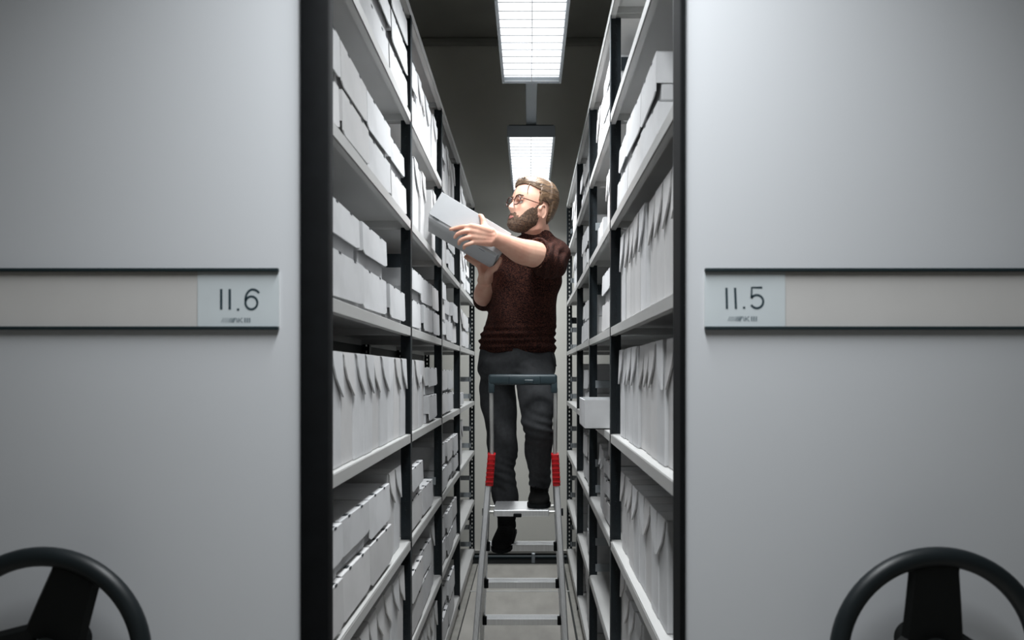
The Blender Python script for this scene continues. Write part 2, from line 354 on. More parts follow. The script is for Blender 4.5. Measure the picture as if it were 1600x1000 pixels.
# ------------------------------------------------------------------ archive boxes
def upright_proto(name, w_, h, m, flip=False):
    """stands on its narrow side: local x = into the shelf (0 = spine), y = along the aisle 0..w_"""
    D = .34; bm = bmesh.new(); bx(bm, 0, D, 0, w_, 0, h, bev=.0035, seg=2); a = bm
    me = bpy.data.meshes.new('box_body'); bm.to_mesh(me); bm.free(); me.materials.append(m)
    for p in me.polygons: p.use_smooth = False
    bm = bmesh.new()
    def fy(t): return (w_*t if not flip else w_*(1-t))
    out = -.0012
    prof = [(0.01, 1.004, -.001), (.99, 1.004, -.001), (.99, .80, -.002), (.985, .61, -.0055), (.94, .615, -.0055), (.38, .775, -.004), (.21, .88, -.0025), (.13, .975, -.0014)]
    if flip == 2: prof = [(0.01, 1.004, -.001), (.99, 1.004, -.001), (.99, .92, -.0015), (.8, .78, -.003), (.25, .69, -.0065), (.01, .68, -.007), (.01, .8, -.003), (.01, .9, -.002)]
    fr = [bm.verts.new((o_-.0028, fy(a_), h*b_)) for a_, b_, o_ in prof]; bk = [bm.verts.new((o_*.6+.0002, fy(a_), h*b_)) for a_, b_, o_ in prof]
    bm.faces.new(fr); bm.faces.new(list(reversed(bk)))
    for i in range(len(fr)): j = (i+1) % len(fr); bm.faces.new((fr[i], bk[i], bk[j], fr[j]))
    bx(bm, -.003, D*.98, .001, w_-.001, h, h+.0022)
    bmesh.ops.recalc_face_normals(bm, faces=bm.faces[:])
    me2 = bpy.data.meshes.new('lid_flap'); bm.to_mesh(me2); bm.free(); me2.materials.append(m)
    return me, me2
def flat_proto(w_, h, m, notch=True, var=0):
    """lies flat, long side to the aisle: hinged lid wrapping the top and most of the front"""
    D = .27; bm = bmesh.new(); bx(bm, .010, D, .003, w_-.003, 0, h-.004, bev=.003, seg=2)
    me = bpy.data.meshes.new('box_body'); bm.to_mesh(me); bm.free(); me.materials.append(m)
    bm = bmesh.new(); bx(bm, -.003, D, .0005, w_-.0005, h-.0035, h, bev=.001)
    # front apron with the angled lower edge
    zl = h*.09 if var == 0 else h*.3
    prof = [(0.0, h-.001), (1.0, h-.001), (1.0, zl+h*.07), (.93, zl), (.12, zl+.004), (.0, zl+h*.09)]
    fr = [bm.verts.new((-.0035-(.003 if b < h*.5 else 0), w_*a, b)) for a, b in prof]; bk = [bm.verts.new((-.0005-(.003 if b < h*.5 else 0), w_*a, b)) for a, b in prof]
    bm.faces.new(fr); bm.faces.new(list(reversed(bk)))
    for i in range(len(fr)): j = (i+1) % len(fr); bm.faces.new((fr[i], bk[i], bk[j], fr[j]))
    for ya in (.0005, w_-.0025): bx(bm, -.003, D*.9, ya, ya+.002, h*.35, h-.001)
    for c in (.28, .72): bx(bm, .001, .012, w_*c-.014, w_*c+.014, h-.001, h+.0008, mi=1)
    for c in (.28, .72): bx(bm, -.0042, -.002, w_*c-.010, w_*c+.010, h-.0055, h+.0006, mi=1)
    bmesh.ops.recalc_face_normals(bm, faces=bm.faces[:])
    me2 = bpy.data.meshes.new('lid'); bm.to_mesh(me2); bm.free(); me2.materials.append(m); me2.materials.append(M['hole'])
    return me, me2
UP = {}; FL = {}
def up(w_, h, v):
    key = (w_, h, v)
    if key not in UP: UP[key] = upright_proto('u', w_, h, M['box'] if v % 2 == 0 else M['box_b'], (False, True, 2)[v % 3])
    return UP[key]
def fl(w_, h, v):
    key = (w_, h, v)
    if key not in FL: FL[key] = flat_proto(w_, h, M['box'] if v % 2 == 0 else M['box_b'], var=v//2)
    return FL[key]
ORD = ['first', 'second', 'third', 'fourth', 'fifth', 'sixth', 'seventh', 'eighth', 'ninth', 'tenth', 'eleventh', 'twelfth', 'thirteenth', 'fourteenth']
SH = ['bottom shelf', 'second shelf up', 'third shelf up', 'fourth shelf up', 'fifth shelf up', 'sixth shelf up', 'seventh shelf up']
BY = ['nearest bay', 'second bay', 'third bay', 'farthest bay']
count = {}; NB = 0
def put(side, bay, k, kind, y, z, w_, h, rec=None, tilt=0, yaw=0, layer=None, look=None, far=False, flipsel=None, lean=0):
    global NB
    X = XL if side < 0 else XR; s = side
    rec = (.016 if side < 0 else .026) if rec is None else rec
    rec += random.uniform(-.003, .009)
    key = (side, bay, k, kind, layer); n = count.get(key, 0); count[key] = n+1
    sn = 'left rack' if side < 0 else 'right rack'
    if kind == 'U':
        lab = '%s grey archive box, %s from camera, %s, %s, %s' % (look or 'upright', ORD[n], SH[k], BY[bay], sn); grp = 'upright archive boxes on the shelves'
        me, me2 = up(w_, h, flipsel if flipsel is not None else random.choice((0, 3, 0, 3, 0, 3, 0, 3, 4, 2) if s > 0 else (4, 1, 4, 1, 4, 1, 0, 2)))
    else:
        lab = 'flat grey archive box, %s %s from camera, %s, %s, %s' % (layer, ORD[n], SH[k], BY[bay], sn); grp = 'flat archive boxes lying on the shelves'
        me, me2 = fl(w_, h, random.choice((0, 0, 1, 2)))
    t = thing('archive_box', lab, 'box', group=grp); NB += 1
    # local x axis points into the shelf: for the left rack mirror by rotation about z
    if s > 0: t.location = (X+rec, y, z); t.rotation_euler = (lean, tilt, yaw)
    else: t.location = (X-rec, y+w_, z); t.rotation_euler = (-lean, -tilt*0, PI+yaw)
    b = link('box_body', me, t); l = link('lid_flap' if kind == 'U' else 'lid', me2, t)
    return t
def row(side, bay, k, y, items):
    """items: ('U', n, h, w) uprights; ('F', n, layers, w, h) flat stacks; ('g', gap)"""
    z = LV[k]+.0005; far = bay >= 2
    for it in items:
        if it[0] == 'g': y += it[1]
        elif it[0] == 'U':
            for i in range(it[1]):
                w_ = it[3] if len(it) > 3 else random.choice((.108, .108, .12))
                if y+w_ > POSTS[bay+1]-.038: break
                put(side, bay, k, 'U', y, z, w_, it[2], far=far, yaw=random.uniform(-.002, .002)); y += w_+random.choice((.004, .006, .009))
        else:
            _, n, layers, w_, h = it
            for i in range(n):
                if y+w_ > POSTS[bay+1]-.038: w_ = round(POSTS[bay+1]-.04-y, 2)
                if w_ < .12: break
                for j in range(layers):
                    nm = {1: ['single'], 2: ['lower', 'upper'], 3: ['lower', 'middle', 'upper'], 4: ['lowest', 'second-layer', 'third-layer', 'topmost']}[layers][j]
                    put(side, bay, k, 'F', y, z+j*(h+.0018), w_, h, layer=nm, far=far, rec=(.014 if side < 0 else .024)+(.008*(j % 2) if random.random() < .4 else 0), yaw=random.uniform(-.018, .018))
                y += w_+.012
L, R = -1, 1
# left rack, nearest bay
row(L, 0, 6, 1.79, [('F', 1, 3, .33, .108), ('F', 1, 3, .33, .108), ('F', 1, 3, .33, .108)])
row(L, 0, 5, 1.62, [('F', 1, 2, .20, .116), ('F', 1, 2, .31, .116), ('F', 1, 2, .34, .116), ('g', .03), ('F', 1, 2, .30, .112)])
row(L, 0, 4, 1.74, [('F', 1, 2, .34, .122), ('F', 1, 2, .34, .122), ('F', 1, 1, .31, .116)])
row(L, 0, 3, 1.635, [('U', 10, .275)])
row(L, 0, 2, 1.62, [('F', 1, 2, .22, .13), ('F', 1, 2, .31, .13), ('F', 1, 2, .32, .13), ('U', 2, .29, .115)])
row(L, 0, 1, 1.90, [('U', 7, .315, .12)])
# left rack, second bay
row(L, 1, 6, 2.90, [('F', 1, 2, .18, .12), ('U', 6, .25)])
row(L, 1, 5, 2.88, [('U', 4, .28, .104), ('g', .26), ('U', 1, .29, .12)])
row(L, 1, 4, 2.90, [('F', 2, 2, .31, .118), ('F', 1, 2, .27, .118)])
row(L, 1, 3, 2.90, [('U', 4, .275, .108), ('g', .06), ('F', 1, 2, .33, .124)])
row(L, 1, 2, 2.90, [('F', 1, 2, .33, .126), ('g', .02), ('F', 1, 1, .32, .126)])
row(L, 1, 1, 2.90, [('F', 2, 2, .33, .122), ('U', 1, .30, .11)])
row(L, 1, 0, 3.05, [('U', 6, .30, .11)])
# left rack, third bay
row(L, 2, 6, 3.90, [('F', 1, 2, .24, .12), ('U', 5, .27, .11)])
row(L, 2, 5, 3.90, [('U', 3, .26, .11), ('F', 1, 2, .33, .12)])
row(L, 2, 4, 3.90, [('F', 1, 3, .24, .10), ('F', 2, 2, .30, .12)])
row(L, 2, 3, 3.90, [('F', 2, 2, .30, .12)])
row(L, 2, 2, 3.90, [('F', 3, 2, .29, .12)])
row(L, 2, 1, 3.90, [('F', 3, 2, .29, .12)])
row(L, 2, 0, 3.90, [('F', 2, 2, .33, .13)])
# left rack, farthest bay
row(L, 3, 6, 4.90, [('U', 5, .27, .12)])
row(L, 3, 5, 4.90, [('F', 1, 2, .32, .12), ('U', 3, .27, .11), ('F', 1, 2, .32, .12)])
row(L, 3, 4, 4.90, [('U', 2, .25, .11), ('F', 2, 2, .30, .12)])
row(L, 3, 3, 4.95, [('F', 1, 1, .33, .09)])
row(L, 3, 2, 4.92, [('U', 3, .30, .10)])
# right rack, nearest bay
row(R, 0, 5, 1.93, [('F', 1, 2, .27, .123), ('F', 2, 2, .29, .123)])
row(R, 0, 4, 1.63, [('U', 4, .30, .118), ('g', .04), ('U', 6, .31, .108)])
row(R, 0, 3, 1.62, [('U', 11, .305, .107)])
row(R, 0, 2, 1.82, [('U', 9, .27, .108)])
row(R, 0, 1, 2.24, [('U', 3, .28, .11), ('g', .05), ('U', 1, .34, .13)])
# right rack, second bay
row(R, 1, 6, 2.92, [('g', .12), ('F', 1, 3, .33, .10), ('U', 3, .26, .11)])
row(R, 1, 5, 2.92, [('U', 3, .26, .10), ('g', .12), ('F', 1, 1, .30, .12)])
row(R, 1, 4, 3.02, [('F', 1, 2, .34, .125)])
row(R, 1, 2, 2.98, [('F', 1, 4, .33, .084), ('U', 1, .28, .11), ('U', 1, .29, .11)])
row(R, 1, 1, 2.92, [('U', 1, .25, .06)])
row(R, 1, 0, 3.15, [('U', 2, .25, .06)])
# right rack, third bay
row(R, 2, 6, 3.90, [('F', 3, 2, .30, .12)])
row(R, 2, 5, 3.90, [('F', 2, 2, .31, .12), ('U', 2, .26, .11)])
row(R, 2, 4, 3.90, [('F', 3, 2, .29, .12)])
row(R, 2, 3, 3.95, [('F', 2, 2, .29, .12)])
row(R, 2, 2, 3.95, [('F', 2, 2, .31, .13)])
row(R, 2, 1, 4.05, [('F', 1, 2, .33, .13)])
row(R, 2, 0, 4.15, [('U', 3, .33, .11)])
# right rack, farthest bay
row(R, 3, 6, 4.90, [('U', 7, .28, .12)])
row(R, 3, 5, 4.90, [('U', 6, .28, .12)])
row(R, 3, 4, 4.95, [('U', 3, .29, .06)])
row(R, 3, 3, 4.92, [('U', 3, .28, .06)])
row(R, 3, 2, 4.92, [('U', 2, .28, .07)])
row(R, 3, 1, 4.92, [('F', 1, 2, .33, .11), ('U', 2, .26, .10)])
row(R, 3, 0, 4.92, [('F', 1, 2, .33, .11), ('U', 1, .26, .10)])
# open tray-like box pulled out into the aisle
t = thing('open_archive_box', 'lidless grey box pulled out over the aisle edge beside the man’s left thigh', 'box', (.222, 3.07, LV[3]+.001))
bm = bmesh.new(); A, Bw, H, th = .30, .33, .118, .004
bx(bm, 0, A, 0, Bw, 0, th); bx(bm, 0, A, 0, th, 0, H); bx(bm, 0, A, Bw-th, Bw, 0, H); bx(bm, 0, th, th, Bw-th, 0, H-.002); bx(bm, A-th, A, th, Bw-th, 0, H-.002)
obj('box_body', bm, M['box'], t)
bm = bmesh.new(); bx(bm, .03, A-.03, .03, Bw-.04, th, .1, bev=.004); obj('paper_file', bm, M['card'], t)

# ------------------------------------------------------------------ the box in the man's hands
u = Vector((.86, .08, -.5)).normalized(); Wd = Vector((-.10, .97, -.09)); Wd = (Wd-u*Wd.dot(u)).normalized(); v = u.cross(Wd).normalized()
c0 = P(668, 338, 3.3); HL, HW, HH = .345, .25, .125
t = thing('held_archive_box', 'grey lidded archive box tilted in the man’s hands half off the left rack', 'box', c0)
t.rotation_euler = Matrix((u, Wd, v)).transposed().to_euler()
bm = bmesh.new(); bx(bm, .003, HL-.003, .003, HW-.003, 0, HH-.006, bev=.004, seg=2); obj('box_body', bm, M['box_c'], t)
bm = bmesh.new(); bx(bm, 0, HL, 0, HW, HH-.004, HH, bev=.0015)
bx(bm, -.001, HL+.001, -.003, .001, .012, HH-.001, bev=.001); bx(bm, HL-.002, HL+.002, 0, HW, .02, HH-.001, bev=.001)
bx(bm, .02, .05, -.0035, -.001, .008, .013, mi=1); bx(bm, HL-.09, HL-.06, .02, .024, -.0006, .001, mi=1)
obj('lid', bm, [M['box_c'], M['hole']], t)
HB = Matrix.Translation(c0) @ Matrix((u, Wd, v)).transposed().to_4x4()

# ------------------------------------------------------------------ stepladder
t = thing('stepladder', 'aluminium platform stepladder with red grips standing in the middle of the aisle', 'stepladder', (-.04, 3.6, 0))
T = Vector((-.04, 3.6, 0))
def V(x, y, z): return Vector((x, y, z))-T
for sx, (x0, x1, xt) in enumerate(((-.2615, -.184, -.181), (.177, .1225, .1225))):
    bm = bmesh.new(); bar(bm, V(x0, 3.30, .012), V(x1, 3.472, 1.05), .026, .05); obj('front_rail', bm, M['alu'], t)
    bm = bmesh.new(); bar(bm, V(x0, 3.30, 0), V(x0*.998, 3.304, .04), .034, .058); obj('rubber_foot', bm, M['seal'], t)
for x0, x1 in ((-.262, -.185), (.187, .117)):
    bm = bmesh.new(); bar(bm, V(x0, 4.203, .012), V(x1, 3.53, 1.09), .024, .045); obj('rear_rail', bm, M['alu'], t)
    bm = bmesh.new(); bar(bm, V(x0, 4.208, 0), V(x0*.998, 4.18, .04), .032, .055); obj('rubber_foot', bm, M['seal'], t)
def rx(z, s): # x of the rear rail at height z
    a, b = ((-.262, -.185) if s < 0 else (.187, .117)); return a+(b-a)*z/1.09
for z in (.704, .4855, .253):
    d = 3.53+(1.09-z)*.6175; bm = bmesh.new(); a, b = rx(z, -1)+.012, rx(z, 1)-.012
    bx(bm, a+.04, b+.04, d-3.6-.04, d-3.6+.04, z-.004, z, bev=.001)
    bx(bm, a+.04, b+.04, d-3.6-.04, d-3.6-.036, z-.032, z-.003, bev=.001); bx(bm, a+.04, b+.04, d-3.6+.036, d-3.6+.04, z-.032, z-.003)
    for i in range(7): yy = d-3.6-.03+i*.009; bx(bm, a+.045, b+.035, yy, yy+.003, z, z+.0015)
    st = obj('step', bm, M['alu'], t)
    for q in (a+.04, b+.04):
        bm = bmesh.new(); bx(bm, q-.012, q+.010, d-3.6-.048, d-3.6-.02, z-.03, z+.012, bev=.003); obj('step_clip', bm, M['seal'], st)
bm = bmesh.new(); bx(bm, -.162+.04, .0898+.04, 3.475-3.6, 3.715-3.6, .888, .918, bev=.004, seg=2)
for i in range(12): xx = -.115+i*.0205; bx(bm, xx, xx+.004, -.118, .108, .918, .9192)
pl = obj('platform', bm, M['alu'], t)
bm = bmesh.new(); bx(bm, -.072+.04, -.035+.04, -.132, -.122, .885, .902, bev=.003); obj('platform_latch', bm, M['seal'], pl)
bm = bmesh.new(); tube(bm, [V(-.20, 3.50, .904), V(.14, 3.50, .904)], .009, 12); tube(bm, [V(-.19, 3.645, .904), V(.125, 3.645, .904)], .008, 12); obj('cross_tube', bm, M['tube'], t, True, 50)
for x_ in (-.206, .146):
    bm = bmesh.new(); tube(bm, [V(x_-.008, 3.50, .904), V(x_+.008, 3.50, .904)], .017, 12); obj('knob', bm, M['seal'], t, True, 50)
for a, b, c in ((-.1685, -.180, -.1696), (.1155, .1226, .1175)):
    bm = bmesh.new(); bar(bm, V(a, 3.452, 1.175), V(b, 3.466, 1.035), .034, .06)
    for i in range(6): zz = 1.05+i*.02; f_ = (1.175-zz)/.14; xx = a+(b-a)*f_; bx(bm, xx+.04-.0172, xx+.04+.0172, 3.4225-3.6, 3.425-3.6, zz, zz+.006)
    obj('red_grip', bm, M['red'], t)
    bm = bmesh.new(); tube(bm, [V(a, 3.452, 1.14), V((a+c)/2, 3.446, 1.3), V(c, 3.44, 1.47)], .0095, 12); obj('handle_tube', bm, M['tube'], t, True, 50)
bm = bmesh.new()
bx(bm, -.183+.04, .125+.04, -.18, -.142, 1.484, 1.532, bev=.012, seg=3)
for x_ in (-.183, .097): bx(bm, x_+.04, x_+.028+.04, -.178, -.144, 1.448, 1.50, bev=.006, seg=2)
bx(bm, -.09+.04, .05+.04, -.188, -.17, 1.487, 1.524, bev=.006, seg=2)
hd = obj('handle_bar', bm, M['handle'], t, True, 40)
bm = bmesh.new(); bx(bm, -.022+.04, .022+.04-.003, -.193, -.186, 1.492, 1.508, bev=.003); obj('handle_latch', bm, M['handle'], hd)

# ------------------------------------------------------------------ the man
man = thing('person', 'bearded man in glasses and rust-brown sweater standing on the stepladder, lifting a box', 'person', (-.02, 3.8, .704))
MO = Vector((-.02, 3.8, .704))
def Q3(x, y, d): return P(x, y, d)-MO
def torso_rings(bm, spec, n=32, yaw=0.0):
    data = catmull([(float(a), float(b), float(c), float(d), float(e)) for a, b, c, d, e in spec], 5); rings = []
    for (cx, cy, hw, hd_, d) in data:
        c = Q3(cx, cy, d); rr = hw*d/F
        ring = []
        for i in range(n):
            a = 2*PI*i/n; ca, sa = math.cos(a), math.sin(a)
            X = rr*math.copysign(abs(ca)**.85, ca); Y = hd_*math.copysign(abs(sa)**.85, sa)
            ring.append(c+Vector((X*math.cos(yaw)-Y*math.sin(yaw), X*math.sin(yaw)+Y*math.cos(yaw), 0)))
        rings.append(ring)
    rings_mesh(bm, rings)
def displace(me, fn):
    n = len(me.vertices); co = np.empty(n*3); me.vertices.foreach_get('co', co); co = co.reshape(-1, 3)
    nor = np.array([vv.normal[:] for vv in me.vertices])
    for i in range(n):
        a = fn(Vector(co[i]), nor[i])
        if a: co[i] += nor[i]*a
    me.vertices.foreach_set('co', co.ravel()); me.update()
# sweater
bm = bmesh.new()
torso_rings(bm, [(839, 363, 21, .062, 3.71), (837, 369, 28, .075, 3.72), (831, 378, 42, .098, 3.74), (829, 392, 51, .115, 3.76), (826, 420, 53, .128, 3.77), (823, 450, 53, .13, 3.78), (817, 480, 53, .13, 3.79), (812, 510, 56, .132, 3.80), (809, 532, 60, .138, 3.81), (809, 545, 59, .134, 3.81), (810, 551, 56, .128, 3.81)])
tube(bm, [Q3(858, 392, 3.76), Q3(866, 402, 3.68), Q3(858, 408, 3.58), Q3(845, 401, 3.50), Q3(838, 398, 3.475)], [.075, .082, .084, .076, .070], 24, 4)
tube(bm, [Q3(795, 397, 3.78), Q3(776, 425, 3.82), Q3(761, 458, 3.85), Q3(757, 470, 3.84), Q3(756, 467, 3.80)], [.072, .066, .058, .054, .05], 24, 4, round_caps=True)
me = remeshed(bm, .009, 4)
EL = Q3(850, 402, 3.53)
def sw(p, n):
    q = p+MO
    z = q.z
    a = .0028*noise.noise(Vector((q.x*6, q.y*6, q.z*22)))
    hem = max(0, 1-abs(z-1.70)/.09); a += .007*hem*math.sin(z*190+3*noise.noise(q*5))      # ribs of cloth bunched above the hem
    d = (p-EL).length
    if d < .2: a += .0075*(1-d/.2)*math.sin((q.x*.9-q.z*.25)*170+2.5*noise.noise(q*9))
    a += .006*math.sin(z*34+q.x*26+4*noise.noise(q*3.2))*(0.6 if q.x < .05 else 1)
    a += .007*noise.noise(Vector((q.x*9, q.y*5, q.z*11+4)))
    return a
displace(me, sw); finish('sweater', me, M['sweater'], man)
bm = bmesh.new()   # knitted collar
cc = Q3(838, 367, 3.705); ring = [cc+Vector((.066*math.cos(a), .058*math.sin(a), .010*math.cos(a+2.4)+.002)) for a in [2*PI*i/40 for i in range(40)]]
tube(bm, ring+[ring[0]], .008, 8); obj('collar', bm, M['sweater'], man, True)
bm = bmesh.new()   # cuff of the lifted sleeve
ca = Q3(838, 396, 3.475); ax = (Q3(838, 396, 3.475)-Q3(846, 400, 3.505)).normalized(); s_, u_ = frame_for(ax)
ring = [ca+ax*.004+(s_*math.cos(a)+u_*math.sin(a))*.067 for a in [2*PI*i/40 for i in range(40)]]
tube(bm, ring+[ring[0]], .007, 8); obj('cuff', bm, M['sweater'], man, True)
# trousers
bm = bmesh.new()
torso_rings(bm, [(810, 541, 54, .12, 3.81), (808, 552, 58, .125, 3.81), (806, 566, 61, .128, 3.81), (806, 580, 61, .125, 3.81), (808, 594, 54, .11, 3.80)])
tube(bm, [Q3(832, 578, 3.79), Q3(836, 598, 3.70), Q3(839, 625, 3.58), Q3(841, 650, 3.51), Q3(841, 672, 3.53), Q3(842, 705, 3.59), Q3(843, 738, 3.64), Q3(842, 759, 3.665)], [.10, .098, .085, .074, .069, .064, .056, .052], 24, 4)
tube(bm, [Q3(779, 575, 3.82), Q3(778, 610, 3.83), Q3(781, 650, 3.82), Q3(785, 690, 3.80), Q3(785, 730, 3.83), Q3(789, 770, 3.85), Q3(792, 800, 3.86), Q3(794, 811, 3.86)], [.09, .09, .083, .076, .068, .064, .06, .057], 24, 4)
me = remeshed(bm, .008, 4)
KN = Q3(841, 655, 3.5)
def tr(p, n):
    q = p+MO; a = .005*noise.noise(Vector((q.x*9, q.y*9, q.z*16)))
    for c, R_, A_ in ((KN-Vector((0, 0, .05)), .13, .006), (Q3(843, 745, 3.65), .09, .006), (Q3(835, 595, 3.7), .13, .006), (Q3(785, 735, 3.83), .14, .006), (Q3(792, 800, 3.86), .09, .005)):
        d = (p-c).length
        if d < R_: a += A_*(1-d/R_)*math.sin((q.z+.35*q.x)*150+3*noise.noise(q*8))
    a += .005*math.sin(q.z*30+q.x*40+3*noise.noise(q*4))
    return a
displace(me, tr); finish('trousers', me, M['trouser'], man)
for pts in ([Q3(756, 556, 3.73), Q3(753, 566, 3.725), Q3(748, 576, 3.74)], [Q3(862, 552, 3.73), Q3(866, 562, 3.73), Q3(869, 572, 3.75)]):
    bm = bmesh.new(); tube(bm, pts, .003, 6, 3); obj('pocket_seam', bm, M['trouser'], man, True)
# shoes
def shoe(name, toe, heel, ankle, lift, wd=.052):
    d = (toe-heel); L_ = d.length; f = d.normalized(); sd = f.cross(Vector((0, 0, 1))).normalized(); up_ = sd.cross(f).normalized()
    bm = bmesh.new(); rings = []
    for tt, hw, h in ((0, .028, .05), (.03, .036, .075), (.15, .039, .095), (.3, .041, .095), (.45, .044, .078), (.6, .049, .062), (.75, .052, .052), (.88, .047, .046), (.97, .034, .038), (1.0, .018, .026)):
        c = heel+f*L_*tt; rings.append([c+sd*(hw*math.cos(a)*(1 if math.sin(a) > -.2 else .98))+up_*(h/2+h/2*math.copysign(abs(math.sin(a))**.75, math.sin(a))+.006) for a in [2*PI*i/20 for i in range(20)]])
    rings_mesh(bm, rings)
    tube(bm, [heel+f*.075+up_*.05, heel+f*.07+up_*.11, ankle], [.046, .045, .046], 18, 3)
    me = remeshed(bm, .006, 3); o = finish(name, me, M['shoe'], man)
    bm = bmesh.new(); rr = []
    for tt, hw in ((-.01, .024), (.05, .038), (.3, .043), (.55, .048), (.75, .055), (.9, .048), (.98, .034), (1.015, .014)):
        c = heel+f*L_*tt; rr.append([c+sd*hw+up_*.0, c+sd*hw+up_*.018, c-sd*hw+up_*.018, c-sd*hw])
    rings_mesh(bm, rr); obj('sole', bm, M['seal'], o)
    bm = bmesh.new()
    for i in range(5):
        c = heel+f*(L_*(.40+.075*i))+up_*(.098-.008*i); tube(bm, [c-sd*.02+f*.0, c+up_*.003, c+sd*.02], .0022, 6)
    obj('laces', bm, M['shoe'], o, True)
zp = .9195-MO.z
shoe('shoe', Vector((.043-MO.x, 3.50-MO.y, zp)), Vector((.05-MO.x, 3.755-MO.y, zp)), Q3(842, 757, 3.67), 0)
zs = .707-MO.z
shoe('shoe', Vector((-.142-MO.x, 3.69-MO.y, zs-.035)), Vector((-.098-MO.x, 3.93-MO.y, zs+.02)), Q3(794, 806, 3.865), 0)

# body: head, neck, arms and hands as one continuous surface
YAW = math.radians(57); HS = 1.045
HC = P(830, 325.5, 3.66)
Rz = Matrix.Rotation(-YAW, 3, 'Z'); Rx = Matrix.Rotation(math.radians(-13), 3, 'X'); Ry = Matrix.Rotation(math.radians(3), 3, 'Y')
HR = Rz @ Ry @ Rx
def H(x, y, z): return HC+HR @ (Vector((x, y, z))*HS)-MO
PROF = [(-.122, -.060, -.03, .02), (-.117, -.078, -.015, .033), (-.105, -.089, .003, .045), (-.085, -.091, .033, .056), (-.065, -.091, .062, .063), (-.045, -.090, .078, .069), (-.02, -.089, .092, .074), (0, -.089, .099, .0765), (.02, -.095, .102, .0775), (.04, -.097, .103, .0775), (.07, -.091, .100, .074), (.095, -.076, .089, .064), (.113, -.052, .068, .047), (.124, -.02, .04, .024), (.127, .0, .02, .006)]
def prof(z):
    if z <= PROF[0][0]: return PROF[0][1:]
    for a, b in zip(PROF[:-1], PROF[1:]):
        if a[0] <= z <= b[0]:
            t_ = (z-a[0])/(b[0]-a[0]); t_ = t_
            return tuple(a[i]+(b[i]-a[i])*t_ for i in (1, 2, 3))
    return PROF[-1][1:]
def G(x, z, cx, cz, sx, sz): return math.exp(-((x-cx)/sx)**2-((z-cz)/sz)**2)
def headpt(a, z, off=0.0, feat=True):
    """a: angle, -pi/2 = straight ahead"""
    f, b, hw = prof(z); cy = (f+b)/2; hd_ = (b-f)/2
    ca, sa = math.cos(a), math.sin(a)
    x = hw*math.copysign(abs(ca)**.9, ca); y = cy+hd_*math.copysign(abs(sa)**.9, sa)
    n = Vector((ca/hw, sa/hd_, 0)).normalized() if hw > .001 else Vector((0, 0, 1))
    if z > .09: n = (n+Vector((0, 0, (z-.09)*40))).normalized()
    if z < -.1: n = (n+Vector((0, 0, (z+.1)*40))).normalized()
    p = Vector((x, y, z))
    if feat and sa < 0:
        d = 0
        tz = min(1, max(0, (.018-z)/.053))                          # nose bridge to tip
        if z > -.052: d += (.003+.027*tz)*math.exp(-(x/(.008+.007*tz))**2)*(1 if z > -.036 else max(0, 1-(-.036-z)/.013))
        d += .006*(G(x, z, .014, -.037, .007, .008)+G(x, z, -.014, -.037, .007, .008))
        d -= .011*(G(x, z, .031, -.001, .015, .012)+G(x, z, -.031, -.001, .015, .012))
        d += .0045*(G(x, z, .026, .021, .02, .008)+G(x, z, -.026, .021, .02, .008))
        d += .004*(G(x, z, .048, -.028, .018, .016)+G(x, z, -.048, -.028, .018, .016))
        d += .005*G(x, z, 0, -.063, .02, .006)+.0055*G(x, z, 0, -.074, .017, .006)-.003*G(x, z, 0, -.084, .016, .005)+.005*G(x, z, 0, -.103, .018, .012)
        p.y -= d
    return p+n*off
bm = bmesh.new(); zs_ = [-.122+.249*(.5-.5*math.cos(PI*i/76)) for i in range(77)]
rings_mesh(bm, [[H(*headpt(2*PI*k/72, z)) for k in range(72)] for z in zs_])
tube(bm, [H(0, .035, -.03), H(0, .03, -.08), Q3(838, 356, 3.70), Q3(838, 369, 3.73), Q3(834, 385, 3.76)], [.058*HS, .056*HS, .060, .068, .08], 24, 4)
torso_rings(bm, [(834, 380, 30, .07, 3.75), (829, 394, 40, .09, 3.76), (824, 440, 42, .10, 3.78), (815, 500, 44, .105, 3.79), (810, 545, 46, .105, 3.81), (808, 585, 44, .09, 3.81)])
for sgn in (1, -1):     # ears
    ex = .076
    pts = []
    for i in range(15):
        a = math.radians(-70+i*250/14); pts.append(H(sgn*(ex+.004+.006*(1-math.cos(a))*.5), .012+.019*math.cos(a)*1.0+.002, -.022+.031*math.sin(a)))
    tube(bm, pts, [.0045]*4+[.0048]*8+[.006, .0075, .007], 8)
    ellipsoid(bm, H(sgn*ex, .012, -.022), (.0085*HS, .017*HS, .028*HS), HR, 14)
# left arm (image right) and hand on the front of the box
tube(bm, [Q3(829, 394, 3.76), Q3(860, 398, 3.72), Q3(860, 406, 3.60), Q3(846, 402, 3.50), Q3(833, 397, 3.455), Q3(815, 393, 3.40), Q3(800, 386, 3.35), Q3(783, 377, 3.295), Q3(769, 370, 3.265)], [.06, .06, .06, .060, .060, .056, .047, .036, .031], 20, 4)
def rel(s, h, off):     # point on the held box: s along its length, h up its front face, off = in front of the face
    return HB @ Vector((s, -off, h))-MO
def onface(x, y, off, vert=0):
    """point whose image is at (x, y), lying 'off' metres in front of the held box's front face"""
    o_ = Vector((0, 0, CZ)); d_ = (P(x, y, 1)-o_); n = Wd; c = HB @ Vector((0, -off, 0)); t_ = (c-o_).dot(n)/d_.dot(n); return o_+d_*t_-MO
def finger(pts, rad): tube(bm, pts, rad, 12, 3, round_caps=True)
wr = Q3(769, 370, 3.265)
for (kx, ky), (mx, my) in zip(((736, 353), (734, 361), (736, 370), (741, 378)), ((768, 362), (769, 368), (769, 374), (768, 379))):
    tube(bm, [Q3(mx, my, 3.268), onface((kx+mx)/2, (ky+my)/2, .036), onface(kx, ky, .021)], [.019, .0165, .0125], 12, 3, round_caps=True)
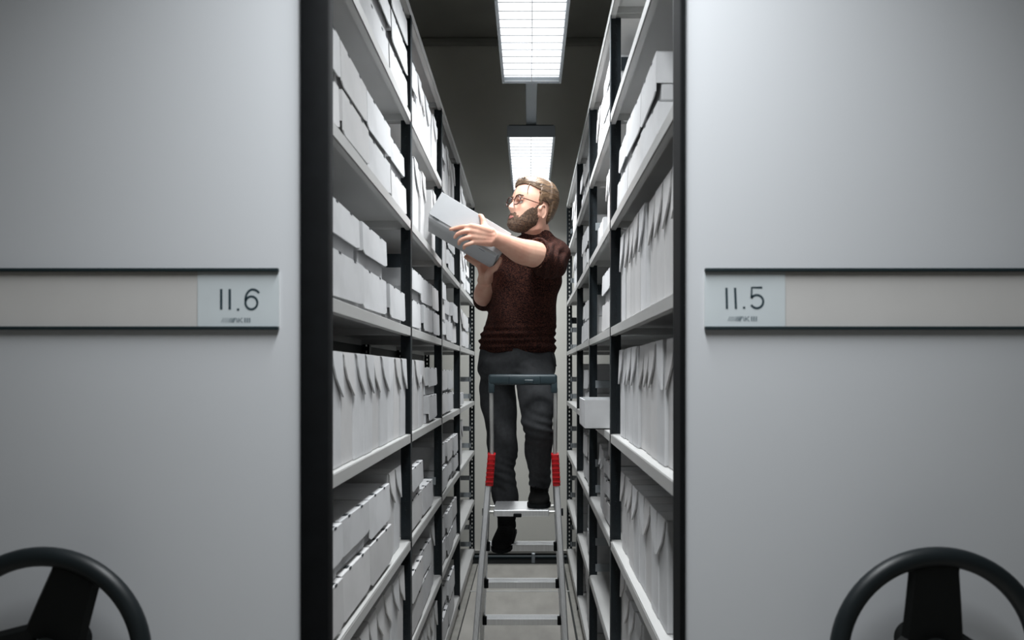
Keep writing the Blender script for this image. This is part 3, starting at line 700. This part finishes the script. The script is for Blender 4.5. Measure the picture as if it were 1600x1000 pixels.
finger([onface(738, 354, .020), onface(726, 354, .019), onface(716, 355.5, .012), onface(704, 358.5, .011)], [.0115, .0098, .0092, .0078])
finger([onface(736, 361, .021), onface(724, 362, .028), onface(715, 366, .024), onface(711, 371, .011)], [.012, .0102, .0096, .0085])
finger([onface(738, 370, .021), onface(728, 372, .029), onface(719, 376, .024), onface(717, 381, .011)], [.0118, .010, .0094, .0083])
finger([onface(743, 378, .020), onface(734, 381, .027), onface(726, 384, .022), onface(725, 388, .010)], [.0108, .0092, .0085, .0075])
tube(bm, [Q3(766, 364, 3.275), onface(759, 356, .026), onface(755, 348, .012)], [.021, .0165, .0135], 12, 3, round_caps=True)
tp = HB @ Vector((.225, .012, HH+.010))-MO
finger([onface(756, 350, .014), onface(754, 342, .012), onface(751.5, 337.5, .002), P(744, 337.5, 3.345)-MO], [.0135, .0112, .0105, .0085])
# right arm and hand cradling the far lower corner
def HBp(s, w_, h): return HB @ Vector((s, w_, h))-MO
wr2 = Q3(758, 441, 3.66)
tube(bm, [Q3(795, 397, 3.78), Q3(776, 425, 3.82), Q3(760, 462, 3.85), Q3(756, 465, 3.80), Q3(755, 456, 3.73), wr2], [.05, .047, .045, .049, .044, .029], 20, 4)
ch = HBp(HL-.02, HW+.022, -.006)
ks = [HBp(HL-.06, HW+.018, -.014), HBp(HL-.062, HW+.02, .008), HBp(HL-.062, HW+.02, .028), HBp(HL-.056, HW+.02, .047)]
for i, kq in enumerate(ks): tube(bm, [wr2+Vector((.012*(i-1.5), -.01, .008)), (wr2+kq)/2+Vector((.006*(i-1.5)+.01, -.012, .0)), kq], [.02, .018, .0125], 12, 3, round_caps=True)
for i, kq in enumerate(ks):
    ln = (.075, .082, .076, .06)[i]; hh = (-.014, .008, .029, .048)[i]
    finger([kq, HBp(HL-.06-ln*.45, HW+.019, hh+.001), HBp(HL-.06-ln*.8, HW+.014, hh+.002), HBp(HL-.06-ln, HW+.010, hh+.002)], [.0115, .0102, .0095, .008])
tube(bm, [wr2+Vector((.012, -.01, .01)), HBp(HL-.002, HW-.02, -.018), HBp(HL+.012, HW-.07, -.004)], [.022, .0175, .0138], 12, 3, round_caps=True)
finger([HBp(HL+.012, HW-.07, -.004), HBp(HL+.014, HW-.10, .016), HBp(HL+.013, HW-.125, .034)], [.0135, .0115, .009])
me = remeshed(bm, .0042, 2); finish('body', me, M['skin'], man)
# eyes, lips
for sgn in (1, -1):
    bm = bmesh.new(); c = H(sgn*.031, -.0745, -.001); ellipsoid(bm, c, (.0112, .0112, .0112), None, 18)
    ey = obj('eye', bm, M['eye'], man, True)
    bm = bmesh.new(); d = (HR @ Vector((-.25, -1, .05))).normalized(); ellipsoid(bm, c+d*.0078, (.0058, .0058, .0058), None, 14); obj('iris', bm, M['iris'], ey, True)
    bm = bmesh.new(); pts = [H(sgn*(.014+.034*i/8), -.0895+(.0005+.010*(i/8)**2), .0065+.003*math.sin(PI*i/8)) for i in range(9)]
    tube(bm, pts, [.0025+.004*math.sin(PI*i/8) for i in range(9)], 8); obj('eyelid', bm, M['skin'], man, True)
    bm = bmesh.new(); pts = [H(sgn*(.012+.040*i/8), -.0985+.016*(i/8)**2, .021+.005*math.sin(PI*i/8*.8)) for i in range(9)]
    tube(bm, pts, [.0012+.0026*math.sin(PI*(i+1)/10) for i in range(9)], 8); obj('eyebrow', bm, M['hair'], man, True)
bm = bmesh.new()
for zc, am, r_ in ((-.0705, .0016, .0034), (-.0768, -.001, .0042)):
    pts = []
    for i in range(13):
        t_ = -1+2*i/12; pts.append(H(  .022*t_, -.0942-(.0015 if am < 0 else 0)+.012*t_*t_, zc+am*math.cos(PI*t_)*(.6)+(.0045*t_*t_ if zc < -.07 else -.002*t_*t_)))
    tube(bm, pts, [max(.0012, r_*(1-(-1+2*i/12)**2)**.5) for i in range(13)], 8)
obj('lips', bm, M['lip'], man, True)
# beard: an offset shell over jaw, chin and upper lip
def shell(mask, name, m, na=110, nz=110, z0=-.1215, z1=.127, rough=.0015):
    """offset surface where mask(a, z) > 0, closed against the skin"""
    bm = bmesh.new(); outer = {}; inner = {}
    for i in range(na):
        for j in range(nz):
            a = 2*PI*i/na; z = z0+(z1-z0)*(.5-.5*math.cos(PI*(j+.5)/nz)); th = mask(a, z)
            if th > 0:
                p = headpt(a, z); q = headpt(a, z, th+rough*noise.noise(Vector((a*22, z*500, 1)))+rough*.8*noise.noise(p*260))
                outer[i, j] = bm.verts.new(H(*q)); inner[i, j] = bm.verts.new(H(*headpt(a, z, -.004)))
    cells = {(i, j) for i in range(na) for j in range(nz-1) if all(((i+a) % na, j+b) in outer for a in (0, 1) for b in (0, 1))}
    for (i, j) in cells:
        i2 = (i+1) % na
        bm.faces.new((outer[i, j], outer[i2, j], outer[i2, j+1], outer[i, j+1])); bm.faces.new((inner[i, j+1], inner[i2, j+1], inner[i2, j], inner[i, j]))
        for (di, dj), (k1, k2) in {(0, -1): ((i, j), (i2, j)), (0, 1): ((i2, j+1), (i, j+1)), (1, 0): ((i2, j), (i2, j+1)), (-1, 0): ((i, j+1), (i, j))}.items():
            if ((i+di) % na, j+dj) not in cells: bm.faces.new((outer[k2], outer[k1], inner[k1], inner[k2]))
    bmesh.ops.delete(bm, geom=[vv for vv in bm.verts if not vv.link_faces], context='VERTS')
    return obj(name, bm, m, man, True)
def beard(a, z):
    p = headpt(a, z, 0, False); x = abs(p.x); y = p.y
    if y > .012: return -1
    up_line = -.052-.014*math.exp(-((x-.030)/.016)**2) if x < .04 else -.075+(x-.04)*2.0      # cheek line rising to the sideburn
    if x > .055: up_line = max(up_line, -.045+(y+.05)*1.0)
    if y > -.03: up_line = min(.02, -.02+(y+.03)*1.6)
    if x < .03: up_line = -.0465-.009*(x/.03)**2
    th = .0048*min(1, max(.3, (-.055-z)/.04+.3))
    if (x/.021)**2+((z+.0735)/.0075)**2 < 1: return -1
    if z > up_line: return -1
    return th*min(1, .35+(up_line-z)/.02)
bm = bmesh.new(); ellipsoid(bm, H(0, -.052, -.1175), (.037, .036, .0095), HR, 18); chin_hair = obj('chin_beard', bm, M['beard'], man, True)
bo = shell(beard, 'beard', M['beard'], 150, 150, z1=.05)
def hair(a, z):
    p = headpt(a, z, 0, False); x = abs(p.x); y = p.y
    if y < -.02: line = .083-(.013*math.exp(-((p.x+.02)/.03)**2)); line = line if x < .048 else line-(x-.048)*.5
    elif y < .0: line = .052-(y+.02)*1.5
    elif y < .045: line = .024
    else: line = max(-.095, .024-(y-.045)*6)
    if y >= -.02 and x > .05 and y < .0: line = .03-(y+.02)*2.5
    if z < line: return -1
    th = .009+.010*max(0, min(1, (z-.0)/.1))+(.006 if y > .03 else 0)
    return th*min(1, .3+(z-line)/.03)
ho = shell(hair, 'hair', M['hair'], 150, 150, z0=-.12)
bm = bmesh.new(); rnd = random.Random(3)   # combed-back strands over the cap
for q in range(900):
    x0 = rnd.uniform(-.066, .07); side_ = x0/.07; pts = []
    yst = rnd.uniform(-.085, .02); a_end = rnd.uniform(.3, 1.0)
    zc0 = .09
    base = None
    # follow great arcs from the fringe back and down to the nape / behind the ear
    n_ = 12; start = rnd.uniform(0, .55); end = min(1, start+rnd.uniform(.28, .5)); ph = rnd.uniform(-.10, .10)
    wob = rnd.uniform(0, 6)
    for i in range(n_):
        t_ = start+(end-start)*i/(n_-1)
        lat = side_*1.25+ph+.05*math.sin(t_*9+wob)
        polar = math.radians(-52+t_*165)                            # -52 = hairline front, 0 = crown, 113 = nape
        dx = math.sin(lat)*(.6+.4*math.cos(polar)) if True else 0
        dirv = Vector((math.sin(lat), math.sin(polar)*math.cos(lat), math.cos(polar)*math.cos(lat)+(-.35*abs(math.sin(lat))*max(0, t_-.3))))
        z = dirv.z; c_ = Vector((0, .005, .018))
        # radial hit on an ellipsoid fitted to the cap
        e = Vector((.0775+.010, .098+.013, .110+.015)); k = 1/math.sqrt((dirv.x/e.x)**2+(dirv.y/e.y)**2+(dirv.z/e.z)**2)
        pp = c_+dirv*k*(1+rnd.uniform(-.004, .012))
        if hair(math.atan2(pp.y-.004, pp.x), max(-.12, min(.126, pp.z))) < 0: 
            if len(pts) < 2: pts = []; continue
            break
        pts.append(H(*pp))
    if len(pts) >= 4: tube(bm, pts, [.0006]+[.0013]*(len(pts)-2)+[.0004], 4)
for q in range(26):   # stray curls at the forehead
    x0 = rnd.uniform(-.035, .03); pts = []
    r_ = rnd.uniform(.006, .014); an = rnd.uniform(.6, 1.6)
    for i in range(9):
        t_ = i/8; pts.append(H(x0+rnd.uniform(-.001, .001)+.006*math.sin(t_*3+q), -.078-r_*math.sin(t_*PI*an)*1.1, .098+.013*math.sin(t_*PI*.9)+.004*t_-.012*t_*t_*(q % 3)))
    tube(bm, pts, [.0009]*8+[.0003], 4)
pts = [H(.052, -.066, .087), H(.058, -.073, .066), H(.0605, -.073, .046), H(.062, -.070, .033)]; tube(bm, pts, [.0022, .0018, .0012, .0005], 5, 3)
obj('hair_strand', bm, M['hair'], ho, True)
# spectacles
gl = link('spectacles', None, man)
for sgn in (1, -1):
    c = Vector((sgn*.0345, -.1045, -.003)); bm = bmesh.new(); ring = []
    for i in range(32):
        a = 2*PI*i/32; ring.append(H(c.x+.0235*math.cos(a), c.y+.004*abs(math.cos(a)) if sgn*math.cos(a) < 0 else c.y+.007*abs(math.cos(a)), c.z+.0205*math.sin(a)))
    tube(bm, ring+[ring[0]], .0027, 8); obj('rim', bm, M['tortoise'], gl, True)
    bm = bmesh.new(); bm.faces.new([bm.verts.new(p) for p in ring]); obj('lens', bm, M['glass'], gl)
    bm = bmesh.new(); tube(bm, [H(sgn*.0575, -.099, .004), H(sgn*.072, -.092, .005), H(sgn*.0795, -.04, .0065), H(sgn*.083, .0, .0075), H(sgn*.084, .018, .0)], [.0024, .0023, .0021, .0019, .0018], 8, 3); obj('temple', bm, M['tortoise'], gl, True)
bm = bmesh.new(); tube(bm, [H(-.0115, -.1035, .003), H(0, -.108, .0075), H(.0115, -.1035, .003)], .0019, 8, 4); obj('bridge', bm, M['tortoise'], gl, True)
print('boxes', NB)
